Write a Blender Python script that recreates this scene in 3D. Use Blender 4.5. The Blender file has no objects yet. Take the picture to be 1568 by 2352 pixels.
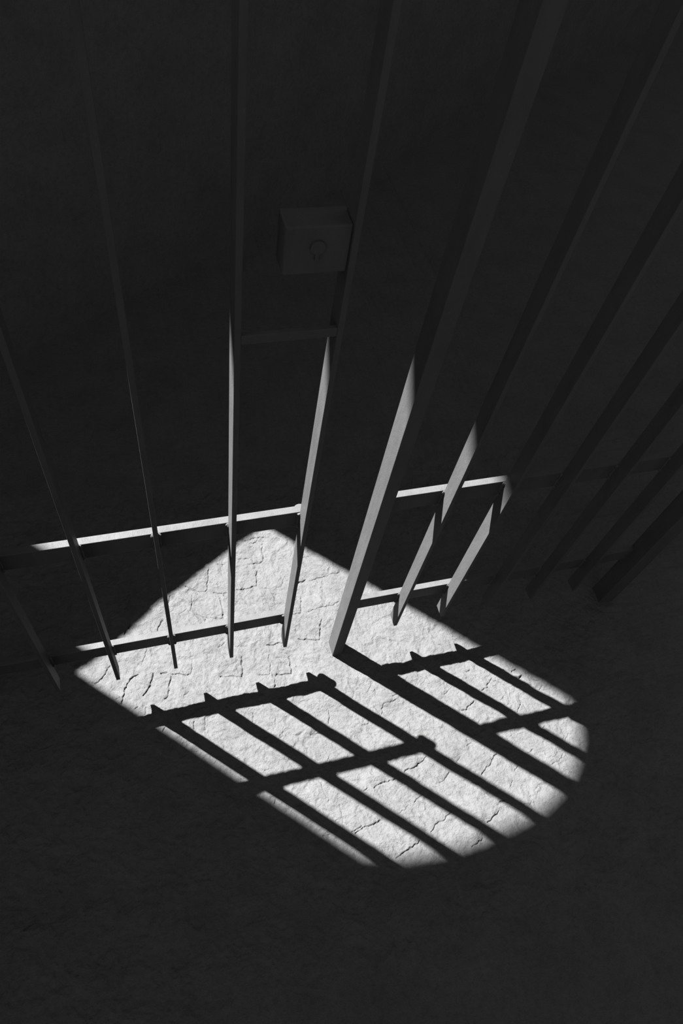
# An old iron gate standing in a dark stone passage; hard sunlight falls through a high
# arched opening in the wall beyond, down over the bars and the rough stone floor.
import bpy, bmesh, math
import numpy as np
from mathutils import Matrix, Vector, noise as mnoise

scene = bpy.context.scene
COL = scene.collection

# ------------------------------------------------------------------ helpers
def link(o, parent=None):
    COL.objects.link(o)
    if parent is not None:
        o.parent = parent
    return o

def obj(name, bm, mat, parent=None, smooth=False):
    me = bpy.data.meshes.new(name)
    bmesh.ops.recalc_face_normals(bm, faces=bm.faces)
    bm.to_mesh(me)
    bm.free()
    me.materials.append(mat)
    if smooth:
        for p in me.polygons:
            p.use_smooth = True
    return link(bpy.data.objects.new(name, me), parent)

def thing(name, label, cat, loc, group=None):
    o = bpy.data.objects.new(name, None)
    o.empty_display_size = 0.05
    o.location = loc
    o['label'] = label
    o['category'] = cat
    if group:
        o['group'] = group
    return link(o)

def box(bm, x0, x1, y0, y1, z0, z1, bevel=0.0):
    v = [bm.verts.new((x, y, z)) for x in (x0, x1) for y in (y0, y1) for z in (z0, z1)]
    f = [bm.faces.new([v[i] for i in q]) for q in
         ((0, 1, 3, 2), (4, 6, 7, 5), (0, 4, 5, 1), (2, 3, 7, 6), (0, 2, 6, 4), (1, 5, 7, 3))]
    if bevel > 0:
        es = list({e for q in f for e in q.edges})
        bmesh.ops.bevel(bm, geom=es, offset=bevel, segments=2, profile=0.5, affect='EDGES')

def blob(bm, c, r, seed):
    """a small lumpy bead of weld metal"""
    res = bmesh.ops.create_icosphere(bm, subdivisions=2, radius=1.0)
    for v in res['verts']:
        p = v.co.copy()
        k = 1 + 0.35 * mnoise.noise(p * 1.6 + Vector((seed * 3.1, seed, 0)))
        v.co = Vector((c[0] + p.x * r[0] * k, c[1] + p.y * r[1] * k, c[2] + p.z * r[2] * k))

def rod(bm, c, r, z0, z1, n=20):
    a = [bm.verts.new((c[0] + r * math.cos(2 * math.pi * i / n), c[1] + r * math.sin(2 * math.pi * i / n), z0)) for i in range(n)]
    b = [bm.verts.new((v.co.x, v.co.y, z1)) for v in a]
    for i in range(n):
        bm.faces.new((a[i], a[(i + 1) % n], b[(i + 1) % n], b[i]))
    bm.faces.new(a[::-1])
    bm.faces.new(b)

# ------------------------------------------------------------------ materials
def principled(name):
    m = bpy.data.materials.new(name)
    m.use_nodes = True
    nt = m.node_tree
    return m, nt, nt.nodes['Principled BSDF']

def noise(nt, scale, detail=4, rough=0.6, stretch=None, dist=0.0):
    tc = nt.nodes.new('ShaderNodeTexCoord')
    n = nt.nodes.new('ShaderNodeTexNoise')
    n.inputs['Scale'].default_value = scale
    n.inputs['Detail'].default_value = detail
    n.inputs['Roughness'].default_value = rough
    n.inputs['Distortion'].default_value = dist
    if stretch:
        mp = nt.nodes.new('ShaderNodeMapping')
        mp.inputs['Scale'].default_value = stretch
        nt.links.new(tc.outputs['Object'], mp.inputs['Vector'])
        nt.links.new(mp.outputs['Vector'], n.inputs['Vector'])
    else:
        nt.links.new(tc.outputs['Object'], n.inputs['Vector'])
    return n.outputs['Fac']

def ramp(nt, src, stops):
    r = nt.nodes.new('ShaderNodeValToRGB')
    el = r.color_ramp.elements
    while len(el) > 1:
        el.remove(el[-1])
    el[0].position, c = stops[0]
    el[0].color = (c, c, c, 1)
    for p, c in stops[1:]:
        e = el.new(p)
        e.color = (c, c, c, 1)
    nt.links.new(src, r.inputs['Fac'])
    return r.outputs['Color']

def mul(nt, a, b):
    m = nt.nodes.new('ShaderNodeMix')
    m.data_type = 'RGBA'
    m.blend_type = 'MULTIPLY'
    m.inputs['Factor'].default_value = 1.0
    nt.links.new(a, m.inputs[6])
    nt.links.new(b, m.inputs[7])
    return m.outputs[2]

def bump(nt, src, dist, strength=1.0, prev=None):
    b = nt.nodes.new('ShaderNodeBump')
    b.inputs['Strength'].default_value = strength
    b.inputs['Distance'].default_value = dist
    nt.links.new(src, b.inputs['Height'])
    if prev is not None:
        nt.links.new(prev, b.inputs['Normal'])
    return b.outputs['Normal']

def stone_material(name, base, fine):
    m, nt, p = principled(name)
    a = ramp(nt, noise(nt, 9.0, 5, 0.6), [(0.3, base * 0.88), (0.5, base), (0.72, base * 1.10)])
    g = ramp(nt, noise(nt, 260.0, 3, 0.6), [(0.25, 0.80), (0.5, 1.0), (0.75, 1.0)])
    k = ramp(nt, noise(nt, 75.0, 4, 0.65), [(0.30, 0.84), (0.50, 1.0), (0.70, 1.08)])
    nt.links.new(mul(nt, mul(nt, a, g), k), p.inputs['Base Color'])
    p.inputs['Roughness'].default_value = 0.95
    p.inputs['Specular IOR Level'].default_value = 0.08
    n1 = bump(nt, noise(nt, 150.0, 4, 0.6), 0.0030 * fine)
    n2 = bump(nt, noise(nt, 420.0, 3, 0.6), 0.0012 * fine, prev=n1)
    nt.links.new(n2, p.inputs['Normal'])
    return m

def iron_material(name, base):
    m, nt, p = principled(name)
    a = ramp(nt, noise(nt, 45.0, 5, 0.65, (1.0, 1.0, 0.25)), [(0.30, base * 0.86), (0.5, base), (0.70, base * 1.08)])
    # small scuffs where the paint is chipped to bright metal
    c = ramp(nt, noise(nt, 210.0, 2, 0.5, (1.0, 1.0, 0.55)), [(0.0, 1.0), (0.715, 1.0), (0.75, 1.35)])
    nt.links.new(mul(nt, a, c), p.inputs['Base Color'])
    p.inputs['Roughness'].default_value = 0.5
    p.inputs['Specular IOR Level'].default_value = IRON_SPEC
    n1 = bump(nt, noise(nt, 70.0, 4, 0.6, (1.0, 1.0, 0.35)), 0.0010)
    n2 = bump(nt, noise(nt, 500.0, 3, 0.6), 0.0003, prev=n1)
    nt.links.new(n2, p.inputs['Normal'])
    return m

ALBEDO = 0.032
IRON_SPEC = 0.035
M_FLOOR = stone_material('rough_floor_stone', ALBEDO * 1.08, 0.95)
M_WALL = stone_material('rough_wall_stone', ALBEDO * 1.5, 0.3)
M_IRON = iron_material('grey_painted_iron', ALBEDO * 0.95)
RELIEF = 1.0
SUN = 18.9
AMBIENT = 0.206

# joints and cracks between and across the paving stones (metres on the floor, weight)
CRACKS = [
    ([(0.1003, 0.3573), (0.1202, 0.3616), (0.1408, 0.3613), (0.1521, 0.3582)], 0.6),
    ([(0.1115, 0.3467), (0.1234, 0.3479), (0.1336, 0.3547)], 0.5),
    ([(0.1426, 0.3410), (0.1381, 0.3214), (0.1364, 0.3016), (0.1352, 0.2901), (0.1241, 0.2856), (0.1086, 0.2875)], 0.7),
    ([(0.0717, 0.3054), (0.0860, 0.3050), (0.0988, 0.3036)], 0.6),
    ([(0.1141, 0.2645), (0.1105, 0.2505), (0.1038, 0.2229), (0.0898, 0.2208), (0.0671, 0.2199), (0.0535, 0.2216)], 0.8),
    ([(0.0783, 0.2120), (0.0832, 0.2158)], 0.4),
    ([(0.1116, 0.2166), (0.1368, 0.2076), (0.1670, 0.2081), (0.1738, 0.2287)], 0.4),
    ([(0.0199, 0.3019), (0.0403, 0.2974)], 0.6),
    ([(-0.0043, 0.2919), (-0.0094, 0.2639), (-0.0187, 0.2372), (-0.0251, 0.2316), (-0.0458, 0.2394), (-0.0681, 0.2547)], 0.7),
    ([(-0.0016, 0.2245), (0.0196, 0.2188), (0.0291, 0.2178)], 0.7),
    ([(0.0183, 0.2112), (0.0220, 0.2167)], 0.6),
    ([(-0.0561, 0.2258), (-0.0593, 0.2080), (-0.0658, 0.1879)], 0.5),
    ([(-0.1162, 0.2192), (-0.1075, 0.2344)], 0.6),
    ([(0.0092, 0.2068), (0.0106, 0.1910), (0.0102, 0.1728), (0.0090, 0.1548)], 0.8),
    ([(-0.0531, 0.1748), (-0.0310, 0.1614), (-0.0129, 0.1568), (0.0092, 0.1512)], 0.6),
    ([(-0.0355, 0.1503), (-0.0353, 0.1563)], 0.7),
    ([(-0.1089, 0.1851), (-0.0973, 0.1822), (-0.0831, 0.1884), (-0.0715, 0.1951)], 0.4),
    ([(0.1423, 0.1932), (0.1412, 0.1745), (0.1400, 0.1623)], 0.4),
    ([(0.2094, 0.2105), (0.2262, 0.2137), (0.2311, 0.2160)], 0.9),
    ([(0.2402, 0.2110), (0.2646, 0.2145), (0.2948, 0.2168), (0.3224, 0.2215)], 0.6),
    ([(0.2054, 0.1682), (0.2011, 0.1440), (0.1984, 0.1260), (0.1774, 0.1271)], 0.6),
    ([(0.2169, 0.1260), (0.2438, 0.1308), (0.2587, 0.1325), (0.2819, 0.1326), (0.2998, 0.1395)], 0.6),
    ([(0.1749, 0.0614), (0.1971, 0.0553), (0.2251, 0.0496), (0.2345, 0.0760), (0.2416, 0.0989)], 0.9),
    ([(0.0985, 0.0640), (0.1127, 0.0602), (0.1320, 0.0608)], 0.9),
    ([(0.0945, 0.1046), (0.0927, 0.0931), (0.0902, 0.0701)], 0.3),
    ([(0.0234, 0.0729), (0.0496, 0.0697)], 0.4),
    ([(-0.0123, 0.0812), (0.0022, 0.0883)], 0.5),
    ([(0.1695, 0.0744), (0.1781, 0.0935)], 0.4),
    ([(0.2391, 0.2807), (0.2539, 0.2803)], 0.6),
    ([(-0.2256, 0.1585), (-0.2196, 0.1674), (-0.2134, 0.1778)], 0.9),
    ([(-0.1495, 0.1502), (-0.1426, 0.1634), (-0.1351, 0.1767)], 0.9),
    ([(-0.1986, 0.0698), (-0.1912, 0.0793), (-0.1832, 0.0943), (-0.1773, 0.1114)], 0.5),
    ([(-0.3025, 0.0488), (-0.2848, 0.0583), (-0.2767, 0.0674), (-0.2695, 0.0794), (-0.2660, 0.0855)], 0.7),
    ([(-0.2477, -0.0104), (-0.2423, 0.0067), (-0.2372, 0.0214), (-0.2308, 0.0360), (-0.2236, 0.0452), (-0.2158, 0.0489), (-0.2070, 0.0503)], 0.9),
    ([(-0.2005, -0.0011), (-0.1893, 0.0110), (-0.1803, 0.0238), (-0.1739, 0.0400), (-0.1730, 0.0466)], 0.9),
    ([(-0.1552, 0.0447), (-0.1416, 0.0432)], 0.8),
    ([(-0.1301, 0.0347), (-0.1118, 0.0294), (-0.0934, 0.0247)], 0.8),
    ([(-0.0921, 0.0252), (-0.0831, 0.0426), (-0.0785, 0.0612)], 0.4),
    ([(-0.1343, 0.0315), (-0.1396, 0.0110), (-0.1460, -0.0090), (-0.1498, -0.0187), (-0.1549, -0.0203)], 0.8),
    ([(-0.2203, -0.0255), (-0.2147, -0.0228)], 0.7),
    ([(-0.1965, -0.0294), (-0.1995, -0.0442), (-0.2048, -0.0482)], 0.5),
    ([(-0.2582, 0.0049), (-0.2508, 0.0072)], 0.5),
    ([(-0.1104, -0.0220), (-0.0981, -0.0154)], 0.5),
    ([(-0.0157, 0.0807), (-0.0043, 0.0855)], 0.5),
    ([(-0.1021, -0.0991), (-0.0974, -0.0849)], 0.6),
    ([(-0.0763, -0.1074), (-0.0730, -0.0826)], 0.4),
    ([(-0.1664, -0.0897), (-0.1631, -0.0829)], 0.5),
    ([(-0.0232, 0.0071), (0.0029, 0.0009), (0.0251, -0.0033), (0.0294, 0.0166), (0.0325, 0.0442)], 0.8),
    ([(0.0655, -0.0083), (0.0842, -0.0140), (0.0898, -0.0102), (0.0948, 0.0112), (0.0973, 0.0363)], 0.6),
    ([(0.1036, -0.0165), (0.1179, -0.0184), (0.1392, -0.0193), (0.1420, -0.0044), (0.1435, 0.0180)], 0.9),
    ([(0.0981, -0.0300), (0.0944, -0.0470)], 0.7),
    ([(0.0338, -0.0953), (0.0304, -0.1127)], 0.5),
    ([(0.0708, -0.1398), (0.0801, -0.1264), (0.0815, -0.1137)], 0.4),
    ([(0.0921, -0.1420), (0.0884, -0.1591), (0.0817, -0.1602)], 0.5),
    ([(0.1513, -0.1712), (0.1631, -0.1708), (0.1694, -0.1697)], 0.6),
    ([(0.1031, -0.1560), (0.1143, -0.1637), (0.1290, -0.1670)], 0.4),
    ([(0.1966, -0.1524), (0.2023, -0.1405), (0.2043, -0.1276)], 0.7),
    ([(0.2708, -0.1742), (0.2851, -0.1760), (0.2896, -0.1652)], 0.6),
    ([(0.1465, -0.0922), (0.1679, -0.0915)], 0.4),
    ([(0.3036, -0.1116), (0.3182, -0.0898)], 0.3),
    ([(0.3030, -0.1050), (0.3133, -0.0933), (0.3242, -0.0845)], 0.4),
    ([(0.3612, -0.1245), (0.3715, -0.1226)], 0.7),
    ([(0.3258, -0.1589), (0.3288, -0.1488), (0.3361, -0.1382), (0.3499, -0.1385), (0.3683, -0.1329)], 0.6),
    ([(0.5172, -0.1952), (0.5301, -0.1918), (0.5414, -0.1846), (0.5528, -0.1816)], 0.9),
    ([(0.4865, -0.1490), (0.4991, -0.1419), (0.5109, -0.1332)], 0.5),
    ([(0.4392, -0.1107), (0.4513, -0.1048)], 0.4),
    ([(0.5816, -0.1598), (0.5985, -0.1507), (0.6154, -0.1343)], 0.8),
    ([(0.6202, -0.1411), (0.6324, -0.1480), (0.6444, -0.1592)], 0.5),
    ([(0.6202, -0.1893), (0.6307, -0.1818)], 0.5),
    ([(0.5603, -0.1066), (0.5679, -0.1024)], 0.6),
    ([(-0.0782, -0.1206), (-0.0743, -0.1038), (-0.0747, -0.0832)], 0.4),
    ([(0.1559, -0.3181), (0.1540, -0.3106), (0.1491, -0.2952), (0.1459, -0.2730)], 0.5),
    ([(0.0405, -0.2953), (0.0436, -0.2891)], 0.7),
    ([(0.0349, -0.2230), (0.0484, -0.2237)], 0.5),
    ([(0.1750, -0.2382), (0.1792, -0.2268)], 0.5),
    ([(0.1881, -0.3895), (0.2004, -0.3857), (0.2124, -0.3829)], 0.8),
    ([(0.1931, -0.3941), (0.2041, -0.3900), (0.2150, -0.3870), (0.2270, -0.3887), (0.2376, -0.3867), (0.2436, -0.3836), (0.2563, -0.3832)], 0.9),
    ([(0.2671, -0.4590), (0.2815, -0.4570), (0.2931, -0.4521), (0.3041, -0.4492), (0.3148, -0.4474), (0.3266, -0.4424)], 1),
    ([(0.2348, -0.3171), (0.2443, -0.3109)], 0.6),
    ([(0.2619, -0.3127), (0.2760, -0.3087), (0.2895, -0.3070), (0.3009, -0.3085), (0.3124, -0.3051)], 0.9),
    ([(0.3386, -0.2976), (0.3524, -0.2921), (0.3656, -0.2927), (0.3812, -0.2862), (0.3964, -0.2771)], 0.9),
    ([(0.4095, -0.3375), (0.4219, -0.3330), (0.4393, -0.3222)], 0.7),
    ([(0.2990, -0.3772), (0.3115, -0.3744)], 0.6),
    ([(0.3131, -0.3736), (0.3235, -0.3654)], 0.4),
    ([(0.3401, -0.3623), (0.3600, -0.3538)], 0.7),
    ([(0.3560, -0.4314), (0.3642, -0.4265), (0.3691, -0.4196), (0.3905, -0.4143), (0.4033, -0.4080), (0.4113, -0.4041)], 0.8),
    ([(0.1269, -0.3847), (0.1403, -0.3846)], 0.6),
    ([(0.1742, -0.3680), (0.1756, -0.3534), (0.1767, -0.3305)], 0.5),
    ([(0.4654, -0.3031), (0.4760, -0.2966)], 0.6),
    ([(0.4981, -0.2746), (0.5112, -0.2698)], 0.5),
    ([(0.5103, -0.3437), (0.5224, -0.3340), (0.5328, -0.3288), (0.5451, -0.3189), (0.5530, -0.3130), (0.5601, -0.3095)], 0.9),
    ([(0.5877, -0.3529), (0.5975, -0.3463)], 0.7),
    ([(0.5642, -0.3824), (0.5723, -0.3731)], 0.6),
    ([(0.4857, -0.4419), (0.4976, -0.4389), (0.5080, -0.4331), (0.5160, -0.4268)], 1),
    ([(0.5289, -0.4083), (0.5373, -0.4078)], 0.8),
    ([(0.4356, -0.4792), (0.4508, -0.4772), (0.4644, -0.4692)], 0.9),
    ([(0.5029, -0.3839), (0.5120, -0.3922)], 0.4),
    ([(0.6360, -0.3230), (0.6488, -0.3168)], 0.7),
    ([(0.6827, -0.3583), (0.7020, -0.3576), (0.7105, -0.3518), (0.7188, -0.3432)], 0.6),
    ([(0.7174, -0.3843), (0.7257, -0.3913)], 0.4),
    ([(0.6735, -0.1306), (0.6780, -0.1271), (0.6847, -0.1256)], 0.9),
    ([(0.6870, -0.1495), (0.6926, -0.1434)], 1),
    ([(0.7267, -0.1883), (0.7349, -0.1800)], 0.7),
    ([(0.7217, -0.1613), (0.7317, -0.1663)], 0.6),
    ([(0.6469, -0.2271), (0.6580, -0.2184), (0.6658, -0.2104)], 0.7),
    ([(0.6955, -0.2761), (0.7012, -0.2733)], 0.9),
    ([(0.7375, -0.3178), (0.7522, -0.3024)], 0.5),
]

# ------------------------------------------------------------------ floor
# one rough mesh of hewn paving stones: chiselled relief and open joints are real relief
rng = np.random.RandomState(7)
PERM = rng.permutation(512)
GRAD = rng.rand(512) * 2 - 1

def vnoise(x, y):
    xi, yi = np.floor(x).astype(int), np.floor(y).astype(int)
    xf, yf = x - xi, y - yi
    u = xf * xf * xf * (xf * (xf * 6 - 15) + 10)
    v = yf * yf * yf * (yf * (yf * 6 - 15) + 10)
    h = lambda i, j: GRAD[(PERM[(i & 511)] + j * 57) & 511]
    return ((h(xi, yi) * (1 - u) + h(xi + 1, yi) * u) * (1 - v)
            + (h(xi, yi + 1) * (1 - u) + h(xi + 1, yi + 1) * u) * v)

def axis(lo, hi, step, far_lo, far_hi):
    mid = np.arange(lo, hi + 1e-9, step)
    def out(d):
        c = np.cumsum(step * 1.28 ** np.arange(1, 80))
        c = np.minimum(c, d)
        k = int(np.argmax(c >= d))
        return c[:k + 1]
    return np.concatenate([lo - out(lo - far_lo)[::-1], mid, mid[-1] + out(far_hi - mid[-1])])

gx = axis(-0.52, 0.98, 0.0011, -6.0, 7.0)
gy = axis(-0.62, 0.52, 0.0011, -5.0, 7.0)
X, Y = np.meshgrid(gx, gy, indexing='ij')
# slight warp keeps the relief from looking like a lattice
WX = X + 0.010 * vnoise(X * 21 + 5, Y * 21) + 0.004 * vnoise(X * 60, Y * 60 + 9)
WY = Y + 0.010 * vnoise(X * 21, Y * 21 + 40) + 0.004 * vnoise(X * 60 + 31, Y * 60)
H = np.zeros_like(X)
for freq, amp in ((5.0, 0.0022), (13.0, 0.0018), (31.0, 0.0020), (64.0, 0.0013), (120.0, 0.00075), (210.0, 0.00042)):
    c, s = math.cos(freq), math.sin(freq)
    H += amp * RELIEF * vnoise((WX * c - WY * s) * freq + freq, (WX * s + WY * c) * freq * 1.15 + 3.3 * freq)
# short chisel facets
cz = vnoise((WX * 0.8 + WY * 0.6) * 70, (WY * 0.8 - WX * 0.6) * 34 + 11)
H += 0.0011 * RELIEF * np.abs(cz)
# joints and cracks
G = np.zeros_like(H)
for pts, wt in CRACKS:
    pts = np.array(pts)
    for a, b in zip(pts[:-1], pts[1:]):
        lo, hi = np.minimum(a, b) - 0.03, np.maximum(a, b) + 0.03
        i0, i1 = np.searchsorted(gx, (lo[0], hi[0]))
        j0, j1 = np.searchsorted(gy, (lo[1], hi[1]))
        if i1 <= i0 or j1 <= j0:
            continue
        px = X[i0:i1, j0:j1] + 0.0022 * vnoise(X[i0:i1, j0:j1] * 150, Y[i0:i1, j0:j1] * 150)
        py = Y[i0:i1, j0:j1] + 0.0022 * vnoise(X[i0:i1, j0:j1] * 150 + 77, Y[i0:i1, j0:j1] * 150)
        d = b - a
        L2 = float(d @ d) + 1e-12
        t = np.clip(((px - a[0]) * d[0] + (py - a[1]) * d[1]) / L2, 0, 1)
        r = np.hypot(px - a[0] - t * d[0], py - a[1] - t * d[1])
        w = 0.0007 + 0.0006 * wt
        g = 0.0050 * wt * np.exp(-(r / w) ** 2) + 0.0011 * wt * np.exp(-(r / 0.009) ** 2)
        G[i0:i1, j0:j1] = np.maximum(G[i0:i1, j0:j1], g)
H -= G
# one chipped lump standing proud near the right edge of the sunlit patch
H += 0.007 * np.exp(-(((X - 0.6852) / 0.008) ** 2 + ((Y + 0.1427) / 0.005) ** 2))
H -= H[(np.abs(X) < 0.5) & (np.abs(Y) < 0.4)].mean()

nx, ny = X.shape
me = bpy.data.meshes.new('floor')
me.vertices.add(nx * ny)
me.vertices.foreach_set('co', np.stack([X, Y, H], -1).astype(np.float32).ravel())
I = np.arange(nx * ny).reshape(nx, ny)
Q = np.stack([I[:-1, :-1], I[1:, :-1], I[1:, 1:], I[:-1, 1:]], -1).reshape(-1, 4)
me.loops.add(Q.size)
me.loops.foreach_set('vertex_index', Q.astype(np.int32).ravel())
me.polygons.add(len(Q))
me.polygons.foreach_set('loop_start', (np.arange(len(Q)) * 4).astype(np.int32))
me.polygons.foreach_set('loop_total', np.full(len(Q), 4, np.int32))
me.polygons.foreach_set('use_smooth', np.ones(len(Q), bool))
me.update(calc_edges=True)
me.validate()
me.materials.append(M_FLOOR)
floor = link(bpy.data.objects.new('floor', me))
floor['kind'] = 'structure'

# ------------------------------------------------------------------ wall with the high arched opening
KX, KY = 0.47437, 0.46857            # sunlight moves this far over the floor per metre of drop
SILL = 1.40
WD = Vector((0.364, 0.228, 0)).normalized()              # along the wall
WN = Vector((WD.y, -WD.x, 0))                            # towards the gate
W0 = Vector((0.143 - KX * SILL, 0.382 + KY * SILL, 0))   # foot of the wall below the sill
# where the edge of the sunlight would meet the ground, all the way round
HIT = [(0.16, 0.392), (0.1, 0.36), (0.02, 0.312), (-0.06, 0.265), (-0.14, 0.214), (-0.23, 0.15),
       (-0.336, 0.083), (0.1671, -0.4142), (0.1955, -0.4376), (0.2535, -0.4576), (0.3015, -0.4656), (0.3505, -0.4716),
       (0.4115, -0.4716), (0.4695, -0.4676), (0.5215, -0.4616), (0.5715, -0.4516), (0.6175, -0.4416), (0.6615, -0.4236),
       (0.7095, -0.3956), (0.7475, -0.3536), (0.7716, -0.3187), (0.7836, -0.2837), (0.7866, -0.2487), (0.7816, -0.2217)]
TH = 0.60                                                # a thick wall
inner, outer = [], []
def crossing(hx, hy, depth):
    """where the ray that lands at (hx, hy) passes through the wall, `depth` behind its near face"""
    p = Vector((hx, hy, 0)) - W0
    z = (WN.dot(p) + depth) / (WN.x * KX - WN.y * KY)
    q = Vector((hx - KX * z, hy + KY * z, 0)) - W0
    return WD.dot(q), z
for i, (hx, hy) in enumerate(HIT):
    a, z = crossing(hx, hy, 0.0)
    if i < 7:                                            # the sill and its two corners: the near edge bounds the light
        inner.append((a, z))
        outer.append((a + (0.12 if i == 0 else -0.30 if i == 6 else -0.08), z - 0.08))
    else:                                                # the arch: the far edge bounds the light
        inner.append((a, z + 0.30))
        outer.append(crossing(hx, hy, TH))

def wp(a, z, depth):
    p = W0 + WD * a - WN * depth
    return (p.x, p.y, z)

T0, T1, ZT = -4.2, 5.6, 4.6
bm = bmesh.new()
def face_ring(hole, depth):
    vi = [bm.verts.new(wp(a, z, depth)) for a, z in hole]
    vo = [bm.verts.new(wp(a, z, depth)) for a, z in ((T0, -0.02), (T1, -0.02), (T1, ZT), (T0, ZT))]
    ed = [bm.edges.new((l[i], l[(i + 1) % len(l)])) for l in (vi, vo) for i in range(len(l))]
    bmesh.ops.triangle_fill(bm, use_beauty=True, use_dissolve=False, edges=ed)
    return vi, vo
ia, oa = face_ring(inner, 0.0)
ib, ob = face_ring(outer, TH)
for l, r in ((ia, ib), (oa, ob)):
    for i in range(len(l)):
        bm.faces.new((l[i], l[(i + 1) % len(l)], r[(i + 1) % len(r)], r[i]))
wall = obj('wall_back', bm, M_WALL)
wall['kind'] = 'structure'

# ------------------------------------------------------------------ the gate
BW, BD = 0.00765, 0.0300             # bar width and depth
RD, RH = 0.0128, 0.0433              # rail depth and height
ZB, ZTOP = 0.1206, 2.12              # foot and head of the bars
Z_LOW, Z_UP = 0.2335, 0.6334         # tops of the two rails
RY0, RY1 = BD - 0.0002, BD + RD

def make_bar(parent, x, seed, welds=(1, 1)):
    bm = bmesh.new()
    box(bm, x - BW / 2, x + BW / 2, 0, BD, ZB, ZTOP, 0.0007)
    for zt in (Z_LOW, Z_UP):                             # beads of weld where the bar meets the rail
        for side, on in ((-1, welds[0]), (1, welds[1])):
            if on:
                xs = x + side * (BW / 2 + 0.001)
                blob(bm, (xs, BD - 0.0005, zt - 0.0055), (0.0042, 0.0040, 0.0048), seed + side)
                blob(bm, (xs, BD - 0.0005, zt - RH * 0.55), (0.0030, 0.0026, RH * 0.42), seed + 2 * side)
                blob(bm, (xs, BD - 0.0005, zt - RH + 0.002), (0.0040, 0.0036, 0.0044), seed + 5 * side)
    return obj('bar', bm, M_IRON, parent)

def make_rail(parent, x0, x1, zt, h=RH, y0=RY0, y1=RY1):
    bm = bmesh.new()
    box(bm, x0, x1, y0, y1, zt - h, zt, 0.0009)
    return obj('rail', bm, M_IRON, parent)

X4 = 0.1202
left = thing('gate_leaf', 'grey iron gate leaf left of the thick post, its bars ending above the floor', 'gate', (-0.62, 0, 0))
L = Matrix.Translation((0.62, 0, 0))
lefts = []
for i, x in enumerate((-0.48, -0.36, -0.24, -0.12, 0.0, X4)):
    lefts.append(make_bar(left, x, 3 + i * 7, (1, 0 if x == X4 else 1)))
for zt in (Z_LOW, Z_UP, 2.06):
    lefts.append(make_rail(left, -0.60, X4 + 0.001, zt))
for zt in (Z_LOW, Z_UP):
    bm = bmesh.new()
    rod(bm, (X4 - 0.0008, 0.0385), 0.0116, zt - RH - 0.005, zt - 0.005)
    bmesh.ops.bevel(bm, geom=[e for e in bm.edges if abs(e.verts[0].co.z - e.verts[1].co.z) < 1e-6], offset=0.0015, segments=2, affect='EDGES')
    lefts.append(obj('knuckle', bm, M_IRON, left))
bm = bmesh.new()
box(bm, -0.644, -0.600, 0.0, 0.044, -0.02, 2.16, 0.002)
lefts.append(obj('hinge_post', bm, M_IRON, left))
# lock case between the last two bars, on a short strap
bm = bmesh.new()
box(bm, 0.046, X4 - BW / 2, 0.004, 0.036, 1.146, 1.204, 0.002)
lock = obj('lock_case', bm, M_IRON, left)
lefts.append(lock)
bm = bmesh.new()
rod(bm, (0.0, 0.0), 0.008, 0.0, 0.003, 24)
box(bm, -0.002, 0.002, -0.016, -0.004, 0.0, 0.0028)
for v in bm.verts:
    v.co = Vector((0.081 + v.co.x, 0.0045 - v.co.z, 1.180 + v.co.y))
key = obj('keyhole_plate', bm, M_IRON, lock)
bm = bmesh.new()
box(bm, BW / 2, X4 - BW / 2, 0.0005, 0.0065, 1.056, 1.069, 0.0006)
strap = obj('lock_strap', bm, M_IRON, left)
lefts.append(strap)
for o in lefts:
    o.matrix_parent_inverse = L

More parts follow.
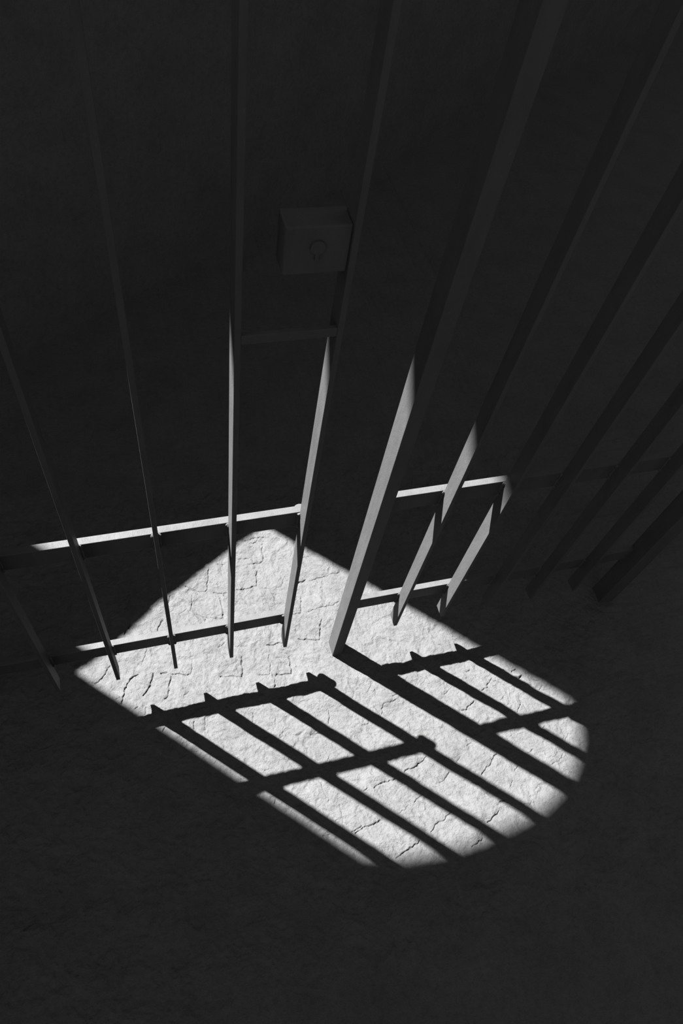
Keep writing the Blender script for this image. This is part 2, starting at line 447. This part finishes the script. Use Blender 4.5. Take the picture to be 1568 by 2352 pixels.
XP, WP, YP, DP = 0.2573, 0.0240, 0.0015, 0.0381
right = thing('gate_leaf', 'grey iron gate leaf whose thick post reaches the floor beside its bar shadows', 'gate', (XP, 0, 0))
L = Matrix.Translation((-XP, 0, 0))
rights = []
bm = bmesh.new()
box(bm, XP - WP / 2, XP + WP / 2, YP, YP + DP, -0.015, 2.16, 0.0010)
rights.append(obj('post', bm, M_IRON, right))
for i in range(5):
    rights.append(make_bar(right, 0.38205 + 0.11774 * i, 60 + i * 9))
for zt in (Z_LOW, Z_UP, 2.06):
    rights.append(make_rail(right, XP + WP / 2 - 0.002, 0.985, zt))
bm = bmesh.new()
box(bm, 0.985, 1.029, 0.0, 0.044, -0.02, 2.16, 0.002)
rights.append(obj('hinge_post', bm, M_IRON, right))
for o in rights:
    o.matrix_parent_inverse = L

# ------------------------------------------------------------------ light
sun = bpy.data.lights.new('sun', 'SUN')
sun.energy = SUN
sun.angle = math.radians(0.60)
so = link(bpy.data.objects.new('sun', sun))
so.rotation_euler = Vector((KX, -KY, -1)).to_track_quat('-Z', 'Y').to_euler()
so.location = (-1.5, 1.6, 3.4)

w = bpy.data.worlds.new('dim_sky')
scene.world = w
w.use_nodes = True
bg = w.node_tree.nodes['Background']
bg.inputs['Color'].default_value = (1, 1, 1, 1)
# the dim sky is brighter on the sun's side, beyond the wall
tcw = w.node_tree.nodes.new('ShaderNodeTexCoord')
dt = w.node_tree.nodes.new('ShaderNodeVectorMath')
dt.operation = 'DOT_PRODUCT'
dt.inputs[1].default_value = (-0.60 * AMBIENT, 0.50 * AMBIENT, 0.0)
ad = w.node_tree.nodes.new('ShaderNodeMath')
ad.operation = 'ADD'
ad.inputs[1].default_value = AMBIENT
w.node_tree.links.new(tcw.outputs['Generated'], dt.inputs[0])
w.node_tree.links.new(dt.outputs['Value'], ad.inputs[0])
w.node_tree.links.new(ad.outputs['Value'], bg.inputs['Strength'])

# ------------------------------------------------------------------ camera
cd = bpy.data.cameras.new('camera')
cam = link(bpy.data.objects.new('camera', cd))
cd.sensor_fit = 'VERTICAL'
cd.sensor_height = 36.0
cd.lens = 1674.216 / 2352 * 36.0
cd.clip_start = 0.02
cam.matrix_world = (Matrix.Translation((-0.1188, -0.59742, 1.65218))
                    @ Matrix.Rotation(-0.45938, 4, 'Z') @ Matrix.Rotation(0.59272, 4, 'X') @ Matrix.Rotation(0.23893, 4, 'Z'))
scene.camera = cam

vs = scene.view_settings
vs.view_transform = 'Standard'
vs.look = 'None'
vs.gamma = 1.0
vs.use_curve_mapping = False
vs.exposure = 2.0
